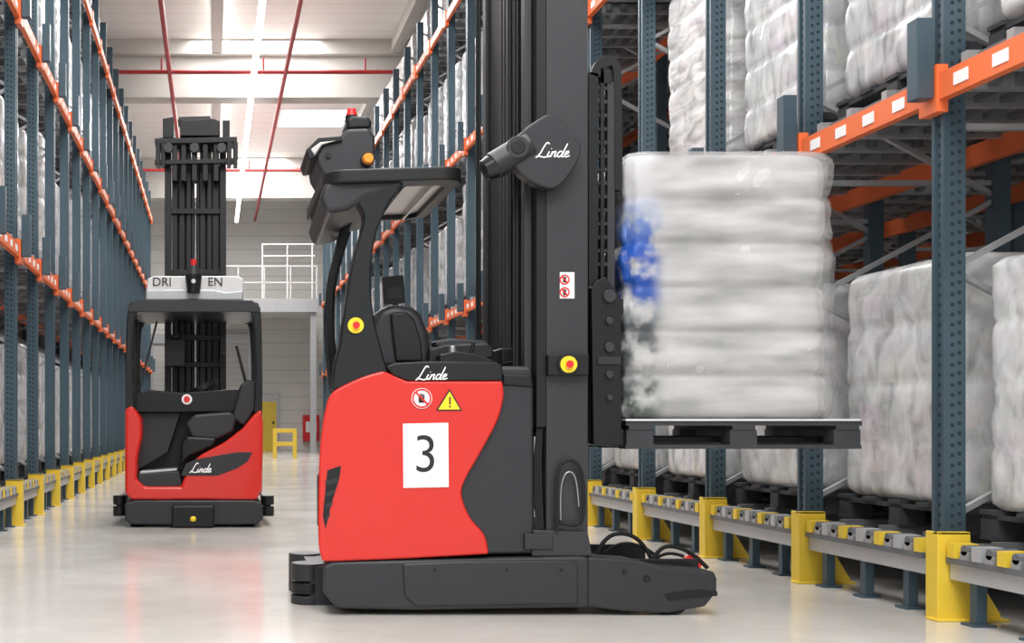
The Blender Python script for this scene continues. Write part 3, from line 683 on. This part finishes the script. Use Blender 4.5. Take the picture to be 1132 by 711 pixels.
for yc in (6.50,6.86):
    mb.box(xf,xf+0.03,yc-0.05,yc+0.05,0.865,0.96,BLACK); mb.box(xf,xf+1.22,yc-0.05,yc+0.05,0.862,0.900,BLACK)
mb.pp([(640,472),(690,474),(690,494),(640,490)],Yk+0.1,YF-0.3,BLACK)
mb.obj('forks',T,bevel=0.006)
mb=MB()
mb.box(X(655,6.3),X(700,6.3),YN+0.25,YF-0.25,0.16,0.22,BLACK)
for y in (YN+0.22,YF-0.26): mb.box(X(600,6.3),X(770,6.3),y,y+0.04,0.15,0.26,BLACK)
mb.cyl((X(762,6.5),6.45,0.22),(X(762,6.5),6.48,0.22),0.05,BTNR,20)
mb.box(X(700,6.3),X(770,6.3),6.45,6.9,0.09,0.16,BLACK)
mb.obj('reach_carriage',T,bevel=0.005)
def hp(l): return [(X(a,y),y,Z(b,y)) for a,b,y in l]
tube('hose_1',hp([(660,612,6.4),(668,594,6.4),(690,588,6.4),(712,600,6.4),(722,622,6.4)]),0.011,RUBBER,T)
tube('hose_2',hp([(668,612,6.5),(680,602,6.5),(700,600,6.5),(725,612,6.5),(732,625,6.5)]),0.009,RUBBER,T)
tube('hose_3',hp([(720,622,6.45),(728,606,6.45),(745,603,6.45),(768,613,6.45),(782,628,6.45)]),0.011,RUBBER,T)
tube('hose_4',hp([(712,626,6.55),(730,612,6.55),(750,612,6.55),(768,622,6.55),(775,632,6.55)]),0.009,RUBBER,T)
tube('hose_loop',hp([(616,588,6.06),(614,545,6.06),(617,515,6.06),(630,507,6.06),(642,515,6.06),(646,545,6.06),(645,575,6.06),(634,583,6.06),(618,578,6.06)]),0.009,RUBBER,T)
tube('hose_loop_inner',hp([(620,575,6.07),(619,545,6.07),(623,525,6.07),(631,520,6.07),(638,530,6.07),(640,560,6.07)]),0.0035,STEEL,T)
for k in range(3):
    tube('mast_hose_%d'%k,hp([(594+k*3,585,6.1),(590+k*3,520,6.12),(596+k*2,460,6.12),(592+k*3,418,6.2)]),0.008,RUBBER,T)
tube('cab_cable',hp([(556,404,6.4),(566,398,6.3),(580,408,6.3),(590,418,6.3)]),0.008,RUBBER,T)
# ---------------------------------------------------------------- carried load
LX0,LX1=X(692,6.28),X(953,6.28)
carr=empty('wrapped_case_stack')
mb=MB()
add_pallet(mb,(LX0+LX1)/2,6.68,0.835,LX1-LX0,0.80,PALW)
mb.obj('pallet',carr,smooth=False)
mb=MB()
mb.box(LX0-0.005,LX1-0.01,6.27,7.09,0.980,0.992,LGREY)
mb.obj('slip_sheet',carr,bevel=0.004)
cxl=(X(690,6.28)+X(918,6.28))/2; lxl=X(918,6.28)-X(690,6.28)
mb=MB()
add_load(mb,cxl,6.70,0.993,lxl,0.84,1.385,6,BLUR,3.3,wr=0.016,bul=0.020,ncol=4,vs=72,taper=0.2,corner=0.05)
mb.obj('load_body',carr,ang=80)
for q,(g,dx) in enumerate(((0.024,0.014),(0.05,0.026))):  # added see-through shells that imitate motion blur around the stack
    mb=MB()
    add_load(mb,cxl+dx,6.70,0.995,lxl+g,0.84+0.02+g*0.3,1.385+0.006+g*0.15,6,BLUR2,5.3+q,wr=0.014,bul=0.012,ncol=4,vs=72,taper=0.2,corner=0.05)
    mb.obj('motion_blur_shell_%d'%q,carr,ang=80)
# ---------------------------------------------------------------- FAR REACH TRUCK
T2=empty('reach_truck.001'); Y0=11.25; Y2=12.55
mb=MB()
mb.pp([(138,556),(150,553),(280,553),(290,556),(291,575),(284,580),(146,580),(138,576)],Y0,Y2,DARK)
mb.pp([(190,559),(237,559),(237,583),(190,583)],Y0-0.06,Y0+0.1,BLACK)
mb.pp([(210,571),(217,571),(217,577),(210,577)],Y0-0.075,Y0,YBTN)
mb.obj('chassis',T2,bevel=0.02)
mb=MB()
for px in (132,296):
    for a,b in ((550,560),(562,573)): mb.cyl((X(px,Y0+.3),Y0+0.3,Z(b,Y0)),(X(px,Y0+.3),Y0+0.3,Z(a,Y0)),0.06,BLACK,20)
    mb.box(X(px,Y0+.3)-0.03,X(px,Y0+.3)+0.03,Y0+0.3,Y0+1.4,Z(570,Y0),Z(553,Y0),DARK)
for px in (150,275): mb.cyl((X(px,Y0)-0.06,Y0+0.25,0.10),(X(px,Y0)+0.06,Y0+0.25,0.10),0.10,RUBBER,24)
mb.obj('bumpers_and_wheels',T2)
mb=MB()
mb.pp([(138,452),(146,448),(156,462),(157,480),(152,505),(151,530),(160,538),(200,538),(208,515),(222,503),(248,489),(268,474),(281,458),(289,452),(291,470),(290,540),(284,553),(145,553),(138,545)],Y0,Y0+0.5,RED)
mb.pp([(138,452),(146,448),(150,462),(148,553),(138,545)],Y0+0.4,Y2,RED); mb.pp([(281,458),(290,452),(290,545),(281,553)],Y0+0.4,Y2,RED)
mb.obj('red_body_shell',T2,bevel=0.03,seg=4,ang=50)
mb=MB()
mb.pp([(148,452),(284,452),(284,550),(148,550)],Y0+0.55,Y2,BLACK)
mb.pp([(150,436),(165,431),(200,434),(262,430),(284,440),(284,456),(150,456)],Y0+0.25,Y0+0.9,BLACK)
mb.pp([(152,524),(198,521),(202,538),(152,540)],Y0+0.05,Y0+0.6,DARK)
mb.pp([(154,521),(196,518),(196,521),(154,525)],Y0+0.08,Y0+0.5,GALV)
mb.pp([(150,456),(200,456),(186,500),(152,520)],Y0+0.35,Y0+0.6,DARK)
mb.obj('cab_interior',T2,bevel=0.02)
mb=MB()
mb.pp([(205,468),(215,458),(255,455),(262,462),(258,478),(240,486),(212,484)],Y0+0.1,Y0+0.6,DARK)
mb.pp([(256,462),(266,425),(277,418),(284,424),(284,452),(270,472)],Y0+0.12,Y0+0.6,DARK)
mb.pp([(200,490),(206,482),(240,484),(236,494),(210,505),(200,515)],Y0+0.08,Y0+0.4,BLACK)
mb.obj('seat',T2,bevel=0.03,seg=4,ang=60)
mb=MB()
mb.pp([(200,526),(205,513),(216,508),(262,500),(279,500),(274,510),(262,518),(240,526)],Y0-0.008,Y0+0.03,DARK)
mb.obj('side_badge',T2,bevel=0.004)
script_word('rear_lettering',223,518,Y0-0.011,0.20,T2,0.005)
mb=MB()
o_=[(139,460),(139,410),(140,360),(142,342),(150,333),(215,331),(278,333),(287,342),(289,360),(290,410),(290,460)]
i_=[(149,456),(146,410),(147,362),(150,350),(158,345),(215,343),(271,345),(279,350),(281,362),(283,410),(281,456)]
mb.ribbon(list(zip(o_,i_)),Y0+0.02,Y0+0.12,GLOSSB,n=4)
mb.ribbon(list(zip(o_,i_)),Y2-0.1,Y2,GLOSSB,Yr=Y0,n=4)
mb.pp([(141,340),(150,332),(215,330),(279,332),(288,340),(288,345),(141,345)],Y0+0.0,Y2,DARK)
for px in (141,284): 
    mb.beam((X(px+3,Y0),Y0+0.7,Z(450,Y0)),(X(px+3,Y0),Y0+0.75,Z(345,Y0)),0.05,0.06,GLOSSB)
mb.beam((X(153,Y0),Y0+0.2,Z(430,Y0)),(X(172,Y0),Y0+0.3,Z(352,Y0)),0.02,0.02,BLACK); mb.beam((X(277,Y0),Y0+0.2,Z(440,Y0)),(X(262,Y0),Y0+0.3,Z(380,Y0)),0.02,0.03,BLACK)
mb.obj('overhead_guard',T2,bevel=0.01)
mb=MB()
mb.pp([(163,308),(170,305),(262,305),(269,308),(269,332),(161,332)],Y0+0.1,Y0+0.5,LGREY)
mb.pp([(161,320),(236,320),(250,323),(269,321),(269,332),(161,332)],Y0+0.08,Y0+0.3,GALV)
mb.obj('roof_box',T2,bevel=0.015)
text('roof_lettering','DRI',0.115,179,312,Y0+0.09,INK,T2)
text('roof_lettering_2','EN',0.115,238,312,Y0+0.09,INK,T2)
mb=MB()
c=X(214,Y0)
mb.cyl((c,Y0,Z(324,Y0)),(c,Y0,Z(304,Y0)),0.06,BLACK,24,r2=0.08); mb.cyl((c,Y0,Z(304,Y0)),(c,Y0,Z(294,Y0)),0.065,DARK,24,r2=0.05)
mb.cyl((c,Y0,Z(294,Y0)),(c,Y0,Z(287,Y0)),0.028,BTNR,16)
mb.cyl((c,Y0-0.07,Z(312,Y0)),(c,Y0-0.085,Z(312,Y0)),0.02,SILV,20)
mb.obj('scanner_and_beacon',T2)
mb=MB()
for a,b,c,d in ((182,376,204,404),(244,372,250,392)): mb.pp([(a,b),(c,b),(c,d),(a,d)],Y0+0.7,Y0+0.76,BLACK)
mb.cyl((X(206,Y0),Y0+0.22,Z(441,Y0)),(X(206,Y0),Y0+0.25,Z(441,Y0)),0.05,WHITE,20); mb.cyl((X(206,Y0),Y0+0.21,Z(441,Y0)),(X(206,Y0),Y0+0.23,Z(441,Y0)),0.03,BTNR,20)
mb.cyl((X(225,Y0),Y0+0.5,Z(430,Y0)),(X(222,Y0),Y0+0.5,Z(424,Y0)),0.16,BLACK,24)
mb.obj('cab_controls',T2)
mb=MB(); Ym2=12.35
zt0=Z(178,Ym2); 
for a,b in ((182,189),(190,196),(198,204),(206,211),(221,227),(229,234),(235,242),(243,250)):
    mb.box(X(a,Ym2),X(b,Ym2),Ym2+ (0.0 if a in(182,243) else 0.06),Ym2+0.18,0.25,zt0+0.2,BLACK)
mb.box(X(192,Ym2),X(210,Ym2),Ym2+0.2,Ym2+0.22,0.25,zt0,BLACK); mb.box(X(224,Ym2),X(246,Ym2),Ym2+0.2,Ym2+0.22,0.25,zt0,BLACK)
mb.box(X(176,Ym2),X(256,Ym2),Ym2,Ym2+0.15,zt0+0.12,zt0+0.24,BLACK)
for py in (232,300,372,402): mb.box(X(182,Ym2),X(250,Ym2),Ym2+0.02,Ym2+0.12,Z(py+4,Ym2),Z(py-2,Ym2),BLACK)
for px in (213,219): mb.cyl((X(px,Ym2),Ym2+0.1,0.3),(X(px,Ym2),Ym2+0.1,zt0),0.02,DARK,14)
mb.box(X(184,Ym2),X(206,Ym2),Ym2-0.06,Ym2,Z(398,Ym2),Z(377,Ym2),BLACK); mb.cyl((X(195,Ym2),Ym2-0.1,Z(372,Ym2)),(X(195,Ym2),Ym2-0.02,Z(372,Ym2)),0.035,BLACK,16)
mb.cyl((X(195,Ym2),Ym2-0.08,Z(352,Ym2)),(X(195,Ym2),Ym2-0.08,Z(375,Ym2)),0.02,DARK,12)
mb.obj('mast',T2,bevel=0.004,seg=2)
mb=MB(); Ya=12.2
mb.pp([(199,134),(236,131),(243,134),(243,150),(199,150)],Ya,Ya+0.35,BLACK)
mb.pp([(198,129),(232,128),(234,133),(196,134)],Ya+0.05,Ya+0.3,DARK)
mb.pp([(180,131),(192,129),(192,152),(180,152)],Ya+0.02,Ya+0.05,BLACK)
mb.pp([(246,133),(254,133),(254,152),(246,152)],Ya+0.02,Ya+0.05,BLACK)
mb.pp([(171,153),(262,151),(262,157),(171,159)],Ya,Ya+0.3,BLACK)
for px in (172,178,251,258): mb.pp([(px,157),(px+5,157),(px+5,182),(px,182)],Ya,Ya+0.2,BLACK)
mb.pp([(171,177),(262,175),(262,180),(171,182)],Ya+0.02,Ya+0.12,BLACK)
for px in (190,200,212,224,236): mb.pp([(px,157),(px+6,157),(px+6,200),(px,200)],Ya+0.04,Ya+0.2,BLACK)
for px in (186,215,245): mb.cyl((X(px,Ya),Ya-0.03,Z(164,Ya)),(X(px,Ya),Ya+0.02,Z(164,Ya)),0.05,MAST,18)
mb.obj('mast_head',T2,bevel=0.006,seg=2)
# ---------------------------------------------------------------- lights
def area(name,loc,sx,sy,e,col=(1,1,1),rot=(0,0,0)):
    l=bpy.data.lights.new(name,'AREA'); l.shape='RECTANGLE'; l.size=sx; l.size_y=sy; l.energy=e; l.color=col
    o=bpy.data.objects.new(name,l); o.location=loc; o.rotation_euler=rot; scene.collection.objects.link(o); return o
area('ceiling_lamp',(0.8,9,HC-1.75),3.5,24,1600,(1,0.995,0.985))
area('rear_fill_lamp',(0.0,-3,HC-1.75),10,5,1150,(1,1,1))  # unseen wide fill lamp, added overhead behind the camera
area('ceiling_lamp.002',(1.0,33,HC-0.05),3.0,16,2000,(1,1,0.99))
w=bpy.data.worlds.new('world'); scene.world=w; w.use_nodes=True
bg=w.node_tree.nodes['Background']; bg.inputs[0].default_value=(0.96,0.98,1,1); bg.inputs[1].default_value=1.12
# ---------------------------------------------------------------- camera
cd=bpy.data.cameras.new('camera'); cam=bpy.data.objects.new('camera',cd); scene.collection.objects.link(cam)
cd.sensor_width=36; cd.sensor_fit='HORIZONTAL'; cd.lens=F/1132*36
cd.shift_x=(566-VX)/1132; cd.shift_y=(VY-355.5)/1132
cam.location=(0,0,CH); cam.rotation_euler=(math.pi/2,0,0); cd.clip_end=200
scene.camera=cam
scene.view_settings.view_transform='Standard'
scene.view_settings.exposure=0.0
